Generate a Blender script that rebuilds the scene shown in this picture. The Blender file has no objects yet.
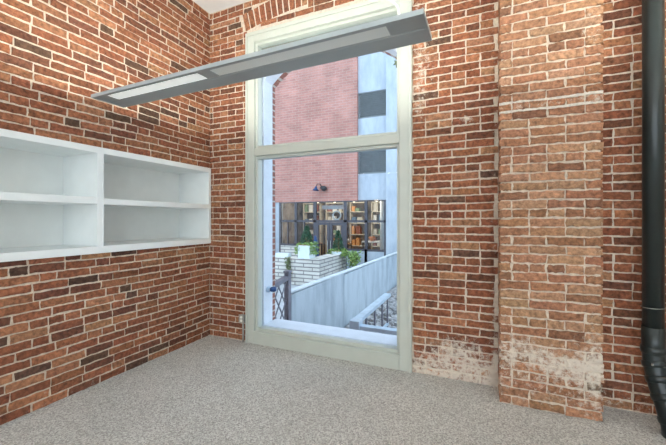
import bpy, bmesh, math, random
from mathutils import Vector, Matrix, noise as mnoise
C = bpy.context.scene.collection
PI = math.pi

# ------------------------------------------------------------ helpers
def obj(name, bm, mat, parent=None, smooth=False):
    me = bpy.data.meshes.new(name)
    bm.to_mesh(me); bm.free()
    for m in (mat if isinstance(mat, (list, tuple)) else [mat]):
        me.materials.append(m)
    if smooth:
        for p in me.polygons: p.use_smooth = True
    o = bpy.data.objects.new(name, me); C.objects.link(o)
    if parent is not None:
        o.parent = parent
        o.matrix_parent_inverse = Matrix.Translation(-Vector(parent.location)) if not parent.parent else Matrix()
        o.matrix_parent_inverse = Matrix()
        me.transform(Matrix.Translation(-world_loc(parent)))
    return o

def world_loc(p):
    v = Vector((0, 0, 0))
    while p is not None:
        v += Vector(p.location); p = p.parent
    return v

def tag(o, label, cat, group=None, kind=None):
    o['label'] = label; o['category'] = cat
    if group: o['group'] = group
    if kind: o['kind'] = kind
    return o

def thing(name, label, cat, loc, group=None):
    o = bpy.data.objects.new(name, None); C.objects.link(o)
    o.location = loc; o.empty_display_size = .1
    return tag(o, label, cat, group)

def struct(name, bm, mat, parent=None, smooth=False):
    o = obj(name, bm, mat, parent, smooth)
    if parent is None: o['kind'] = 'structure'
    return o

def box(bm, x0, x1, y0, y1, z0, z1, mi=0, bevel=0.0):
    vs = [bm.verts.new(p) for p in ((x0,y0,z0),(x1,y0,z0),(x1,y1,z0),(x0,y1,z0),(x0,y0,z1),(x1,y0,z1),(x1,y1,z1),(x0,y1,z1))]
    fs = [bm.faces.new([vs[i] for i in q]) for q in ((3,2,1,0),(4,5,6,7),(0,1,5,4),(1,2,6,5),(2,3,7,6),(3,0,4,7))]
    for f in fs: f.material_index = mi
    if bevel > 0:
        es = set(e for f in fs for e in f.edges)
        bmesh.ops.bevel(bm, geom=list(es), offset=bevel, segments=2, affect='EDGES', profile=.5)
    return vs

def B(*a, **k):
    bm = bmesh.new(); box(bm, *a, **k); return bm

def boxes(lst, bevel=0.0):
    bm = bmesh.new()
    for l in lst: box(bm, *l, bevel=bevel)
    return bm

def tube(bm, pts, r, seg=12, cap=True):
    pts = [Vector(p) for p in pts]; rings = []
    rs = r if isinstance(r, (list, tuple)) else [r]*len(pts)
    up = None
    for i, p in enumerate(pts):
        t = (pts[min(i+1, len(pts)-1)] - pts[max(i-1, 0)])
        if t.length < 1e-9: t = Vector((0,0,1))
        t.normalize()
        if up is None:
            up = t.orthogonal().normalized()
        else:
            up = (up - t*up.dot(t))
            up = up.normalized() if up.length > 1e-6 else t.orthogonal().normalized()
        s = t.cross(up)
        rings.append([bm.verts.new(p + (up*math.cos(a)+s*math.sin(a))*rs[i]) for a in [2*PI*k/seg for k in range(seg)]])
    for a, b in zip(rings, rings[1:]):
        for k in range(seg):
            bm.faces.new((a[k], a[(k+1)%seg], b[(k+1)%seg], b[k]))
    if cap:
        bm.faces.new(rings[0][::-1]); bm.faces.new(rings[-1])
    return bm

def bar(bm, a, b, w, h):
    """box section bar from a to b"""
    a, b = Vector(a), Vector(b); t = (b-a).normalized()
    up = Vector((0,0,1)) if abs(t.z) < .95 else Vector((0,1,0))
    s = t.cross(up).normalized(); up = s.cross(t).normalized()
    r = []
    for p in (a, b):
        r.append([bm.verts.new(p + s*sx*w/2 + up*sz*h/2) for sx, sz in ((-1,-1),(1,-1),(1,1),(-1,1))])
    for k in range(4): bm.faces.new((r[0][k], r[0][(k+1)%4], r[1][(k+1)%4], r[1][k]))
    bm.faces.new(r[0][::-1]); bm.faces.new(r[1])
    return bm

def extrude_profile(bm, prof, x0, x1, axis='X', closed=True):
    """prof: list of (a,b); axis X -> (x,a,b); axis Y -> (a,y,b)"""
    def P(t, a, b): return (t, a, b) if axis == 'X' else (a, t, b)
    A = [bm.verts.new(P(x0, *p)) for p in prof]; Bv = [bm.verts.new(P(x1, *p)) for p in prof]
    n = len(prof)
    for k in range(n if closed else n-1):
        bm.faces.new((A[k], A[(k+1)%n], Bv[(k+1)%n], Bv[k]))
    if closed:
        bm.faces.new(A[::-1]); bm.faces.new(Bv)
    bmesh.ops.recalc_face_normals(bm, faces=bm.faces)
    return bm

# ------------------------------------------------------------ materials
def newmat(name):
    m = bpy.data.materials.new(name); m.use_nodes = True
    nt = m.node_tree; b = nt.nodes['Principled BSDF']
    return m, nt, b

def N(nt, t, **k):
    n = nt.nodes.new(t)
    for a, v in k.items():
        if a in n.inputs: n.inputs[a].default_value = v
        else: setattr(n, a, v)
    return n

def plain(name, col, rough=.5, metal=0.0, var=.06, scale=8.0, bump=0.0, bscale=60.0, spec=.5):
    m, nt, b = newmat(name)
    L = nt.links.new
    tc = N(nt, 'ShaderNodeTexCoord')
    nz = N(nt, 'ShaderNodeTexNoise'); nz.inputs['Scale'].default_value = scale; nz.inputs['Detail'].default_value = 4
    L(tc.outputs['Object'], nz.inputs['Vector'])
    cr = N(nt, 'ShaderNodeValToRGB')
    cr.color_ramp.elements[0].position = .3; cr.color_ramp.elements[1].position = .7
    cr.color_ramp.elements[0].color = (*[max(0, c*(1-var)) for c in col], 1)
    cr.color_ramp.elements[1].color = (*[min(1, c*(1+var)) for c in col], 1)
    L(nz.outputs['Fac'], cr.inputs['Fac']); L(cr.outputs['Color'], b.inputs['Base Color'])
    b.inputs['Roughness'].default_value = rough; b.inputs['Metallic'].default_value = metal
    b.inputs['Specular IOR Level'].default_value = spec
    if bump:
        n2 = N(nt, 'ShaderNodeTexNoise'); n2.inputs['Scale'].default_value = bscale; n2.inputs['Detail'].default_value = 5
        L(tc.outputs['Object'], n2.inputs['Vector'])
        bp = N(nt, 'ShaderNodeBump'); bp.inputs['Strength'].default_value = 1; bp.inputs['Distance'].default_value = bump
        L(n2.outputs['Fac'], bp.inputs['Height']); L(bp.outputs['Normal'], b.inputs['Normal'])
    return m

def brick_mat(name, mortar=False):
    """brick face or mortar: per-brick colour comes from the attribute 'tone', limewash wear from 'wash'"""
    m, nt, b = newmat(name); L = nt.links.new
    tc = N(nt, 'ShaderNodeTexCoord')
    n1 = N(nt, 'ShaderNodeTexNoise'); n1.inputs['Scale'].default_value = 38; n1.inputs['Detail'].default_value = 8; n1.inputs['Roughness'].default_value = .65
    L(tc.outputs['Object'], n1.inputs['Vector'])
    at = N(nt, 'ShaderNodeAttribute'); at.attribute_name = 'tone'
    aw = N(nt, 'ShaderNodeAttribute'); aw.attribute_name = 'wash'
    mr = N(nt, 'ShaderNodeMapRange'); mr.inputs['From Min'].default_value = .3; mr.inputs['From Max'].default_value = .7
    mr.inputs['To Min'].default_value = .72 if mortar else .42; mr.inputs['To Max'].default_value = 1.15 if mortar else 1.55
    L(n1.outputs['Fac'], mr.inputs['Value'])
    mul = N(nt, 'ShaderNodeMix', data_type='RGBA', blend_type='MULTIPLY'); mul.inputs[0].default_value = 1
    L(at.outputs['Color'], mul.inputs[6]); L(mr.outputs['Result'], mul.inputs[7])
    # smeared mortar / limewash
    n2 = N(nt, 'ShaderNodeTexNoise'); n2.inputs['Scale'].default_value = 26; n2.inputs['Detail'].default_value = 10; n2.inputs['Roughness'].default_value = .78
    L(tc.outputs['Object'], n2.inputs['Vector'])
    ad = N(nt, 'ShaderNodeMath', operation='ADD'); L(n2.outputs['Fac'], ad.inputs[0])
    wm = N(nt, 'ShaderNodeMath', operation='MULTIPLY'); wm.inputs[1].default_value = .44; L(aw.outputs['Fac'], wm.inputs[0]); L(wm.outputs[0], ad.inputs[1])
    m2 = N(nt, 'ShaderNodeMapRange'); m2.inputs['From Min'].default_value = .66; m2.inputs['From Max'].default_value = .82
    m2.inputs['To Max'].default_value = .92
    L(ad.outputs[0], m2.inputs['Value'])
    mx = N(nt, 'ShaderNodeMix', data_type='RGBA'); L(m2.outputs['Result'], mx.inputs[0])
    L(mul.outputs[2], mx.inputs[6]); mx.inputs[7].default_value = (.74, .66, .56, 1)
    L(mx.outputs[2], b.inputs['Base Color'])
    b.inputs['Roughness'].default_value = .9; b.inputs['Specular IOR Level'].default_value = .25
    n3 = N(nt, 'ShaderNodeTexNoise'); n3.inputs['Scale'].default_value = 75; n3.inputs['Detail'].default_value = 6; n3.inputs['Roughness'].default_value = .6
    L(tc.outputs['Object'], n3.inputs['Vector'])
    n4 = N(nt, 'ShaderNodeTexVoronoi'); n4.inputs['Scale'].default_value = 34
    L(tc.outputs['Object'], n4.inputs['Vector'])
    a2 = N(nt, 'ShaderNodeMath', operation='ADD'); L(n3.outputs['Fac'], a2.inputs[0]); L(n4.outputs['Distance'], a2.inputs[1])
    bp = N(nt, 'ShaderNodeBump'); bp.inputs['Strength'].default_value = 1; bp.inputs['Distance'].default_value = .0055 if not mortar else .004
    L(a2.outputs[0], bp.inputs['Height']); L(bp.outputs['Normal'], b.inputs['Normal'])
    return m

M = {}
M['brick'] = brick_mat('brick_face')
M['mortar'] = brick_mat('brick_mortar', True)
M['white'] = plain('painted_white_wood', (.86, .89, .88), .42, var=.025, bump=.0004, bscale=40)
M['frame'] = plain('painted_sage_frame', (.54, .565, .505), .42, var=.03, bump=.0005, bscale=30)
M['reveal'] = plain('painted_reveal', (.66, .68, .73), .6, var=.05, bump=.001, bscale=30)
M['ceil'] = plain('ceiling_paint', (.84, .86, .86), .9, var=.02)
M['plaster'] = plain('plaster', (.80, .78, .74), .9, var=.03)
M['lamp_metal'] = plain('pendant_enamel', (.36, .40, .41), .40, var=.02)
M['cord'] = plain('white_cord', (.85, .85, .8), .5)
M['pipe'] = plain('black_pipe_enamel', (.014, .021, .021), .34, var=.3, scale=5, bump=.0012, bscale=25)
M['steel'] = plain('galvanised_steel', (.42, .42, .39), .45, .5, var=.2, scale=40)
M['black'] = plain('black_paint', (.03, .032, .036), .45)
M['darkmetal'] = plain('dark_bronze_metal', (.075, .07, .085), .5, var=.15)
M['rail'] = plain('weathered_painted_metal', (.17, .165, .20), .5, var=.2)
M['bluerail'] = plain('galvanised_rail', (.44, .53, .62), .45, .3, var=.12)
M['leaf'] = plain('evergreen_leaf', (.045, .12, .065), .6, var=.4, scale=20)
M['vine'] = plain('vine_leaf', (.24, .36, .10), .55, var=.4, scale=20)
M['dryvine'] = plain('old_vine', (.16, .19, .08), .7, var=.4, scale=20)
M['planter'] = plain('pale_planter', (.72, .80, .84), .5, var=.05)
M['navy'] = plain('navy_canvas', (.02, .06, .17), .7, var=.2)
M['wood'] = plain('oak_wood', (.40, .22, .10), .5, var=.2)
M['cream'] = plain('cream_paint', (.72, .64, .50), .7, var=.1)
M['darkwall'] = plain('shop_wall', (.30, .25, .21), .8, var=.5, scale=2.5)
M['store_white'] = plain('store_white', (.85, .84, .80), .6, var=.05)
M['orange'] = plain('terracotta', (.55, .20, .07), .6, var=.1)
M['louver'] = plain('grey_louver', (.19, .21, .22), .5, var=.1)
M['olive'] = plain('olive_board', (.26, .26, .20), .7, var=.1)
M['stone'] = plain('rubble_stone', (.34, .33, .33), .9, var=.6, scale=9, bump=.02, bscale=14)
M['ground'] = plain('courtyard_paving', (.42, .42, .44), .9, var=.15, scale=3, bump=.003, bscale=30)

def concrete(name, col, dark):
    m, nt, b = newmat(name); L = nt.links.new
    tc = N(nt, 'ShaderNodeTexCoord')
    mp = N(nt, 'ShaderNodeMapping'); mp.inputs['Scale'].default_value = (1.6, 1.6, .5)
    L(tc.outputs['Object'], mp.inputs['Vector'])
    nz = N(nt, 'ShaderNodeTexNoise'); nz.inputs['Scale'].default_value = 2.4; nz.inputs['Detail'].default_value = 9; nz.inputs['Roughness'].default_value = .62
    L(mp.outputs['Vector'], nz.inputs['Vector'])
    cr = N(nt, 'ShaderNodeValToRGB'); cr.color_ramp.elements[0].position = .36; cr.color_ramp.elements[1].position = .58
    cr.color_ramp.elements[0].color = (*dark, 1); cr.color_ramp.elements[1].color = (*col, 1)
    L(nz.outputs['Fac'], cr.inputs['Fac']); L(cr.outputs['Color'], b.inputs['Base Color'])
    b.inputs['Roughness'].default_value = .85
    bp = N(nt, 'ShaderNodeBump'); bp.inputs['Distance'].default_value = .004
    L(nz.outputs['Fac'], bp.inputs['Height']); L(bp.outputs['Normal'], b.inputs['Normal'])
    return m
M['concrete'] = concrete('board_concrete', (.46, .52, .57), (.33, .38, .43))
M['concrete_light'] = concrete('smooth_concrete', (.60, .64, .67), (.48, .53, .57))
M['stucco'] = concrete('pale_stucco', (.50, .55, .61), (.40, .45, .52))

def brick_tex(name, c1, c2, mort, bw, rh, ms, axes='XZ', bias=0.0, bump=.004):
    m, nt, b = newmat(name); L = nt.links.new
    tc = N(nt, 'ShaderNodeTexCoord'); sp = N(nt, 'ShaderNodeSeparateXYZ'); cb = N(nt, 'ShaderNodeCombineXYZ')
    L(tc.outputs['Object'], sp.inputs[0])
    if axes == 'XZ': L(sp.outputs['X'], cb.inputs['X'])
    elif axes == 'YZ': L(sp.outputs['Y'], cb.inputs['X'])
    else:
        ad = N(nt, 'ShaderNodeMath', operation='ADD'); L(sp.outputs['X'], ad.inputs[0]); L(sp.outputs['Y'], ad.inputs[1]); L(ad.outputs[0], cb.inputs['X'])
    L(sp.outputs['Z'], cb.inputs['Y'])
    br = N(nt, 'ShaderNodeTexBrick')
    L(cb.outputs[0], br.inputs['Vector'])
    for k, v in (('Color1', (*c1, 1)), ('Color2', (*c2, 1)), ('Mortar', (*mort, 1)), ('Scale', 1.0), ('Mortar Size', ms), ('Brick Width', bw), ('Row Height', rh), ('Bias', bias), ('Mortar Smooth', .2)):
        br.inputs[k].default_value = v
    nz = N(nt, 'ShaderNodeTexNoise'); nz.inputs['Scale'].default_value = 1.3; nz.inputs['Detail'].default_value = 8
    L(tc.outputs['Object'], nz.inputs['Vector'])
    mr = N(nt, 'ShaderNodeMapRange'); mr.inputs['From Min'].default_value = .3; mr.inputs['From Max'].default_value = .7; mr.inputs['To Min'].default_value = .8; mr.inputs['To Max'].default_value = 1.15
    L(nz.outputs['Fac'], mr.inputs['Value'])
    mul = N(nt, 'ShaderNodeMix', data_type='RGBA', blend_type='MULTIPLY'); mul.inputs[0].default_value = 1
    L(br.outputs['Color'], mul.inputs[6]); L(mr.outputs['Result'], mul.inputs[7]); L(mul.outputs[2], b.inputs['Base Color'])
    b.inputs['Roughness'].default_value = .9
    bp = N(nt, 'ShaderNodeBump'); bp.inputs['Distance'].default_value = bump; bp.invert = True
    L(br.outputs['Fac'], bp.inputs['Height']); L(bp.outputs['Normal'], b.inputs['Normal'])
    return m
M['pink_brick'] = brick_tex('rose_brick', (.54, .25, .20), (.44, .20, .165), (.50, .33, .29), .30, .10, .010)
M['red_brick'] = brick_tex('outer_red_brick', (.33, .13, .10), (.24, .10, .08), (.5, .43, .38), .21, .068, .010)
M['white_block'] = brick_tex('white_block', (.76, .72, .66), (.68, .64, .58), (.30, .28, .27), .62, .118, .018, axes='XY', bump=.01)

def carpet():
    m, nt, b = newmat('loop_carpet'); L = nt.links.new
    tc = N(nt, 'ShaderNodeTexCoord')
    v = N(nt, 'ShaderNodeTexVoronoi'); v.inputs['Scale'].default_value = 130
    L(tc.outputs['Object'], v.inputs['Vector'])
    wn = N(nt, 'ShaderNodeTexWhiteNoise'); L(v.outputs['Color'], wn.inputs['Vector'])
    nz = N(nt, 'ShaderNodeTexNoise'); nz.inputs['Scale'].default_value = 110; nz.inputs['Detail'].default_value = 3
    L(tc.outputs['Object'], nz.inputs['Vector'])
    av = N(nt, 'ShaderNodeMath', operation='ADD'); L(wn.outputs['Value'], av.inputs[0]); L(nz.outputs['Fac'], av.inputs[1])
    cr = N(nt, 'ShaderNodeValToRGB'); e = cr.color_ramp.elements
    e[0].position = .2; e[0].color = (.31, .30, .28, 1); e[1].position = .78; e[1].color = (.74, .725, .69, 1)
    x = cr.color_ramp.elements.new(.5); x.color = (.53, .515, .48, 1)
    dv = N(nt, 'ShaderNodeMath', operation='MULTIPLY'); dv.inputs[1].default_value = .5; L(av.outputs[0], dv.inputs[0])
    L(dv.outputs[0], cr.inputs['Fac'])
    big = N(nt, 'ShaderNodeTexNoise'); big.inputs['Scale'].default_value = 1.2; big.inputs['Detail'].default_value = 3
    L(tc.outputs['Object'], big.inputs['Vector'])
    mr = N(nt, 'ShaderNodeMapRange'); mr.inputs['From Min'].default_value = .3; mr.inputs['From Max'].default_value = .7; mr.inputs['To Min'].default_value = .93; mr.inputs['To Max'].default_value = 1.07
    L(big.outputs['Fac'], mr.inputs['Value'])
    mul = N(nt, 'ShaderNodeMix', data_type='RGBA', blend_type='MULTIPLY'); mul.inputs[0].default_value = 1
    L(cr.outputs['Color'], mul.inputs[6]); L(mr.outputs['Result'], mul.inputs[7])
    L(mul.outputs[2], b.inputs['Base Color'])
    b.inputs['Roughness'].default_value = 1; b.inputs['Specular IOR Level'].default_value = .1
    bp = N(nt, 'ShaderNodeBump'); bp.inputs['Distance'].default_value = .006; bp.inputs['Strength'].default_value = .8
    L(v.outputs['Distance'], bp.inputs['Height']); bp.invert = True; L(bp.outputs['Normal'], b.inputs['Normal'])
    return m
M['carpet'] = carpet()

def glass(name, tint=(1, 1, 1)):
    m = bpy.data.materials.new(name); m.use_nodes = True; nt = m.node_tree; nt.nodes.clear(); L = nt.links.new
    o = N(nt, 'ShaderNodeOutputMaterial'); t = N(nt, 'ShaderNodeBsdfTransparent'); t.inputs[0].default_value = (*tint, 1)
    g = N(nt, 'ShaderNodeBsdfGlossy'); g.inputs['Roughness'].default_value = .02; g.inputs['Color'].default_value = (.9, .95, 1, 1)
    fr = N(nt, 'ShaderNodeFresnel'); fr.inputs['IOR'].default_value = 1.25
    mx = N(nt, 'ShaderNodeMixShader'); L(fr.outputs[0], mx.inputs[0]); L(t.outputs[0], mx.inputs[1]); L(g.outputs[0], mx.inputs[2]); L(mx.outputs[0], o.inputs[0])
    return m
M['glass'] = glass('window_glass', (.97, .985, 1))
M['store_glass'] = glass('store_glass', (.80, .85, .88))

def emit(name, col, s):
    m, nt, b = newmat(name)
    b.inputs['Base Color'].default_value = (*[min(1, c*.8) for c in col], 1)
    b.inputs['Emission Color'].default_value = (*col, 1); b.inputs['Emission Strength'].default_value = s
    return m
M['tube'] = emit('fluorescent_tube', (.985, .985, .90), 112.0)
M['bulb'] = emit('warm_bulb', (1, .8, .55), 6.0)

def perforated(name, s):
    """perforated steel diffuser, a little of the tube's light comes through the holes"""
    m, nt, b = newmat(name); L = nt.links.new
    tc = N(nt, 'ShaderNodeTexCoord'); v = N(nt, 'ShaderNodeTexVoronoi'); v.voronoi_dimensions = '2D'; v.inputs['Scale'].default_value = 110; v.inputs['Randomness'].default_value = 0
    L(tc.outputs['Object'], v.inputs['Vector'])
    mr = N(nt, 'ShaderNodeMapRange'); mr.inputs['From Min'].default_value = .25; mr.inputs['From Max'].default_value = .45; mr.inputs['To Min'].default_value = 1; mr.inputs['To Max'].default_value = 0
    L(v.outputs['Distance'], mr.inputs['Value'])
    cr = N(nt, 'ShaderNodeMix', data_type='RGBA'); L(mr.outputs['Result'], cr.inputs[0])
    cr.inputs[6].default_value = (.66, .70, .67, 1); cr.inputs[7].default_value = (.50, .53, .50, 1)
    L(cr.outputs[2], b.inputs['Base Color'])
    ms = N(nt, 'ShaderNodeMath', operation='MULTIPLY'); ms.inputs[1].default_value = s
    L(mr.outputs['Result'], ms.inputs[0]); L(ms.outputs[0], b.inputs['Emission Strength'])
    b.inputs['Emission Color'].default_value = (.95, 1, .97, 1); b.inputs['Roughness'].default_value = .35
    return m
M['perf'] = perforated('perforated_diffuser', .30)
M['perf_bright'] = perforated('perforated_diffuser_bright', 1.3)

# ------------------------------------------------------------ brick walls as geometry
PAL_WALL = [((.275, .098, .058), 6), ((.32, .128, .076), 4), ((.235, .080, .048), 5), ((.18, .068, .045), 2.4), ((.12, .060, .044), .45), ((.35, .16, .10), 1.6)]
PAL_PIER = [((.35, .165, .108), 5), ((.39, .205, .138), 4), ((.31, .138, .088), 3), ((.235, .105, .07), .9), ((.17, .11, .085), .25)]
PAL_LEFT = [((.27, .098, .058), 5), ((.31, .125, .075), 3.5), ((.225, .077, .047), 4.5), ((.155, .058, .040), 2.6), ((.10, .050, .038), .8), ((.35, .155, .095), 1.5)]
def pick(rng, pal):
    t = rng.random()*sum(w for _, w in pal)
    for c, w in pal:
        t -= w
        if t <= 0: break
    k = rng.uniform(.86, 1.18)*1.0
    return tuple(x*k*rng.uniform(.96, 1.04)*g for x, g in zip(c, (.99, 1.04, .90)))

class Masonry:
    def __init__(s):
        s.v = []; s.f = []; s.mi = []; s.tone = []; s.wash = []
    def vert(s, p, tone, wash):
        s.v.append(p); s.tone.append(tone); s.wash.append(wash); return len(s.v)-1
    def face(s, q, mi): s.f.append(q); s.mi.append(mi)
    def build(s, name, mats=None):
        me = bpy.data.meshes.new(name); me.from_pydata(s.v, [], s.f)
        for m in (mats or [M['mortar'], M['brick']]): me.materials.append(m)
        me.polygons.foreach_set('material_index', s.mi)
        a = me.attributes.new('tone', 'FLOAT_COLOR', 'POINT')
        flat = []
        for t in s.tone: flat += [t[0], t[1], t[2], 1]
        a.data.foreach_set('color', flat)
        w = me.attributes.new('wash', 'FLOAT', 'POINT'); w.data.foreach_set('value', s.wash)
        me.update()
        o = bpy.data.objects.new(name, me); C.objects.link(o)
        return o

MORT = (.68, .585, .475)
def brick_quad(ms, rng, mp, cor, tone, wash, dep, back=-.012, rough=.0022):
    """cor: 4 corners (u,v) ccw; makes a cushion faced brick with a ragged outline"""
    nx, ny = 7, 3
    def lerp(s, t):
        a = [cor[0][k]*(1-s)+cor[1][k]*s for k in (0, 1)]; b = [cor[3][k]*(1-s)+cor[2][k]*s for k in (0, 1)]
        return [a[k]*(1-t)+b[k]*t for k in (0, 1)]
    L = math.hypot(cor[1][0]-cor[0][0], cor[1][1]-cor[0][1]); H = math.hypot(cor[3][0]-cor[0][0], cor[3][1]-cor[0][1])
    ins = .0045
    tilt = rng.uniform(-.0015, .0015)
    grid = []
    for j in range(ny):
        row = []
        for i in range(nx):
            s = i/(nx-1); t = j/(ny-1)
            s2 = ins/L + s*(1-2*ins/L); t2 = ins/H + t*(1-2*ins/H)
            u, v = lerp(s2, t2)
            edge = i in (0, nx-1) or j in (0, ny-1)
            d = dep + tilt*(2*s-1) + rng.uniform(-.0012, .0012) - (.001 if edge else 0)
            u += rng.uniform(-rough, rough)*.7; v += rng.uniform(-rough, rough)
            row.append(ms.vert(mp(u, v, d), tone, wash(u, v)))
        grid.append(row)
    for j in range(ny-1):
        for i in range(nx-1):
            ms.face((grid[j][i], grid[j][i+1], grid[j+1][i+1], grid[j+1][i]), 1)
    ring = [(i, 0) for i in range(nx)] + [(nx-1, j) for j in range(1, ny)] + [(i, ny-1) for i in range(nx-2, -1, -1)] + [(0, j) for j in range(ny-2, 0, -1)]
    prev = [grid[j][i] for i, j in ring]
    mid = []; out = []
    for i, j in ring:
        u, v = lerp(i/(nx-1), j/(ny-1))
        u += rng.uniform(-rough, rough); v += rng.uniform(-rough, rough)
        w = wash(u, v)
        mid.append(ms.vert(mp(u, v, dep-.005), tone, w)); out.append(ms.vert(mp(u, v, back), tone, w))
    n = len(ring)
    for a, b in ((prev, mid), (mid, out)):
        for k in range(n): ms.face((a[k], b[k], b[(k+1)%n], a[(k+1)%n]), 1)

def subtract(iv, blk):
    res = [iv]
    for b0, b1 in blk:
        nr = []
        for a0, a1 in res:
            if b1 <= a0 or b0 >= a1: nr.append((a0, a1)); continue
            if b0 > a0: nr.append((a0, b0))
            if b1 < a1: nr.append((b1, a1))
        res = nr
    return res

def lay(ms, rng, mp, u0, u1, v0, v1, pal, wash, blocked=lambda v, h: [], course=.0623, dep=(.0045, .010), st=(.197, .209), headp=.16, rough=.003, back=-.012, wave=.004, bond=True, ph=0.0):
    rows = int(round((v1-v0)/course)); course = (v1-v0)/rows
    for r in range(rows):
        vb = v0 + r*course; gap = rng.uniform(.0095, .0125)
        head_row = (r % 6 == 3)
        blk = blocked(vb+course/2, course/2)
        cuts = []
        if bond:
            un = .2095/2; k = 0
            u = u0 + ph - un*2 - (un if (r % 2) else 0) - rng.uniform(0, .006)
            while u < u1:
                w = un if head_row or rng.random() < .05 else un*2
                cuts.append((u+rng.uniform(-.003, .003), u+w-.0105+rng.uniform(-.003, .003))); u += w
        else:
            u = u0 - rng.uniform(0, .02) - (.108 if r % 2 else 0)
            while u < u1:
                w = rng.uniform(.092, .102) if rng.random() < (.5 if head_row else headp) else rng.uniform(*st)
                cuts.append((u, u+w)); u += w + rng.uniform(.009, .013)
        for iv in cuts:
            for a0, a1 in subtract(iv, [(-99, u0), (u1, 99)] + blk):
                if a1-a0 < .022: continue
                wv = lambda uu: wave*math.sin(uu*1.9+vb*1.3) + wave*.6*math.sin(uu*5.1+vb*3)
                t = vb + gap/2; b = vb + course - gap/2
                j = lambda: rng.uniform(-.0022, .0022)
                cor = [(a0+j(), t+wv(a0)+j()), (a1+j(), t+wv(a1)+j()), (a1+j(), b+wv(a1)+j()), (a0+j(), b+wv(a0)+j())]
                brick_quad(ms, rng, mp, cor, pick(rng, pal), wash, rng.uniform(*dep), back, rough)

def slab(ms, rng, mp, us, vs, hole, thick, wash, step=.06, jit=.0012, tone=MORT):
    """mortar bed: gridded front with holes, flat back, closed sides"""
    def refine(l):
        out = []
        for a, b in zip(l, l[1:]):
            n = max(1, int(math.ceil((b-a)/step)))
            out += [a+(b-a)*k/n for k in range(n)]
        return out + [l[-1]]
    U, V = refine(us), refine(vs)
    keep = [[not hole((U[i]+U[i+1])/2, (V[j]+V[j+1])/2) for i in range(len(U)-1)] for j in range(len(V)-1)]
    F = {}; Bk = {}
    def fv(i, j):
        if (i, j) not in F: F[i, j] = ms.vert(mp(U[i], V[j], rng.uniform(-jit, jit)), tone, wash(U[i], V[j]))
        return F[i, j]
    def bv(i, j):
        if (i, j) not in Bk: Bk[i, j] = ms.vert(mp(U[i], V[j], -thick), tone, 0)
        return Bk[i, j]
    K = lambda i, j: 0 <= i < len(U)-1 and 0 <= j < len(V)-1 and keep[j][i]
    for j in range(len(V)-1):
        for i in range(len(U)-1):
            if not keep[j][i]: continue
            ms.face((fv(i, j), fv(i+1, j), fv(i+1, j+1), fv(i, j+1)), 0)
            ms.face((bv(i, j+1), bv(i+1, j+1), bv(i+1, j), bv(i, j)), 0)
            if not K(i, j-1): ms.face((bv(i, j), bv(i+1, j), fv(i+1, j), fv(i, j)), 0)
            if not K(i, j+1): ms.face((fv(i, j+1), fv(i+1, j+1), bv(i+1, j+1), bv(i, j+1)), 0)
            if not K(i-1, j): ms.face((fv(i, j), fv(i, j+1), bv(i, j+1), bv(i, j)), 0)
            if not K(i+1, j): ms.face((bv(i+1, j), bv(i+1, j+1), fv(i+1, j+1), fv(i+1, j)), 0)

def smooth(a, b, x):
    t = max(0, min(1, (x-a)/(b-a))); return t*t*(3-2*t)
def bump1(x, c, w): return math.exp(-((x-c)/w)**2)

H = 3.60; XR = 6.4; YR = -6.2
# ---- left wall (x = 0), with the niche for the built-in shelves
NY0, NY1, NZ0, NZ1 = -2.36, -.012, 1.035, 1.86
def wash_left(u, v):
    w = .04 + .14*(1-smooth(0, .16, v)) + .10*bump1(u, 0, .12)
    w += .20*bump1(u, -2.0, .06)*bump1(v, 2.72, .05) + .1*bump1(u, -1.35, .3)*bump1(v, 2.7, .3)
    return w
rng = random.Random(5)
ms = Masonry(); mpL = lambda u, v, d: (d, u, v)
holeL = lambda u, v: NY0 < u < NY1 and NZ0 < v < NZ1
slab(ms, rng, mpL, [YR, NY0, NY1, 0], [0, NZ0, NZ1, H], holeL, .5, wash_left, step=.08)
lay(ms, rng, mpL, YR, -.004, .0, H, PAL_LEFT, wash_left, lambda v, h: [(NY0-.01, NY1+.01)] if NZ0+.012 < v < NZ1-.012 else [], st=(.200, .216), bond=False, wave=.005)
wl = ms.build('wall_left'); wl['kind'] = 'structure'

# ---- back wall (y = 0) with tall window opening and soldier-course arch
WX0, WX1, WZ = .516, 2.238, 3.240
ARC_X, ARC_TOP, ARC_R = 1.373, 3.385, 3.70
arc_cz = ARC_TOP - ARC_R; RING = .205
PX0, PX1, PD = 2.893, 3.487, .23
def wash_back(u, v):
    w = .02
    if u < .6: w += .10*(1-smooth(0, .2, v)) + .10*bump1(u, .47, .05)
    if u > 2.2 and u < 3.0:
        w += (.52 if v < .06 else .45)*(1-smooth(.10, .40, v+.08*math.sin(u*9))) + .16*(1-smooth(.3, .9, v))
        w += .34*bump1(u, 2.30, .07)*smooth(2.0, 2.25, v) + .20*bump1(u, 2.4, .12)*bump1(v, 2.6, .45)
        w += .75*bump1(u, 2.665, .06)*bump1(v, 2.10, .028)
        w += .26*bump1(u, 2.88, .035)
    if u > 3.4: w += .30*(1-smooth(.02, .30, v))
    if v > 3.2: w += .08
    return w
rng = random.Random(11)
ms = Masonry(); mpB = lambda u, v, d: (u, -d, v)
slab(ms, rng, mpB, [0, WX0, WX1, XR], [0, WZ, H], lambda u, v: WX0 < u < WX1 and v < WZ, .25, wash_back)
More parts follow.
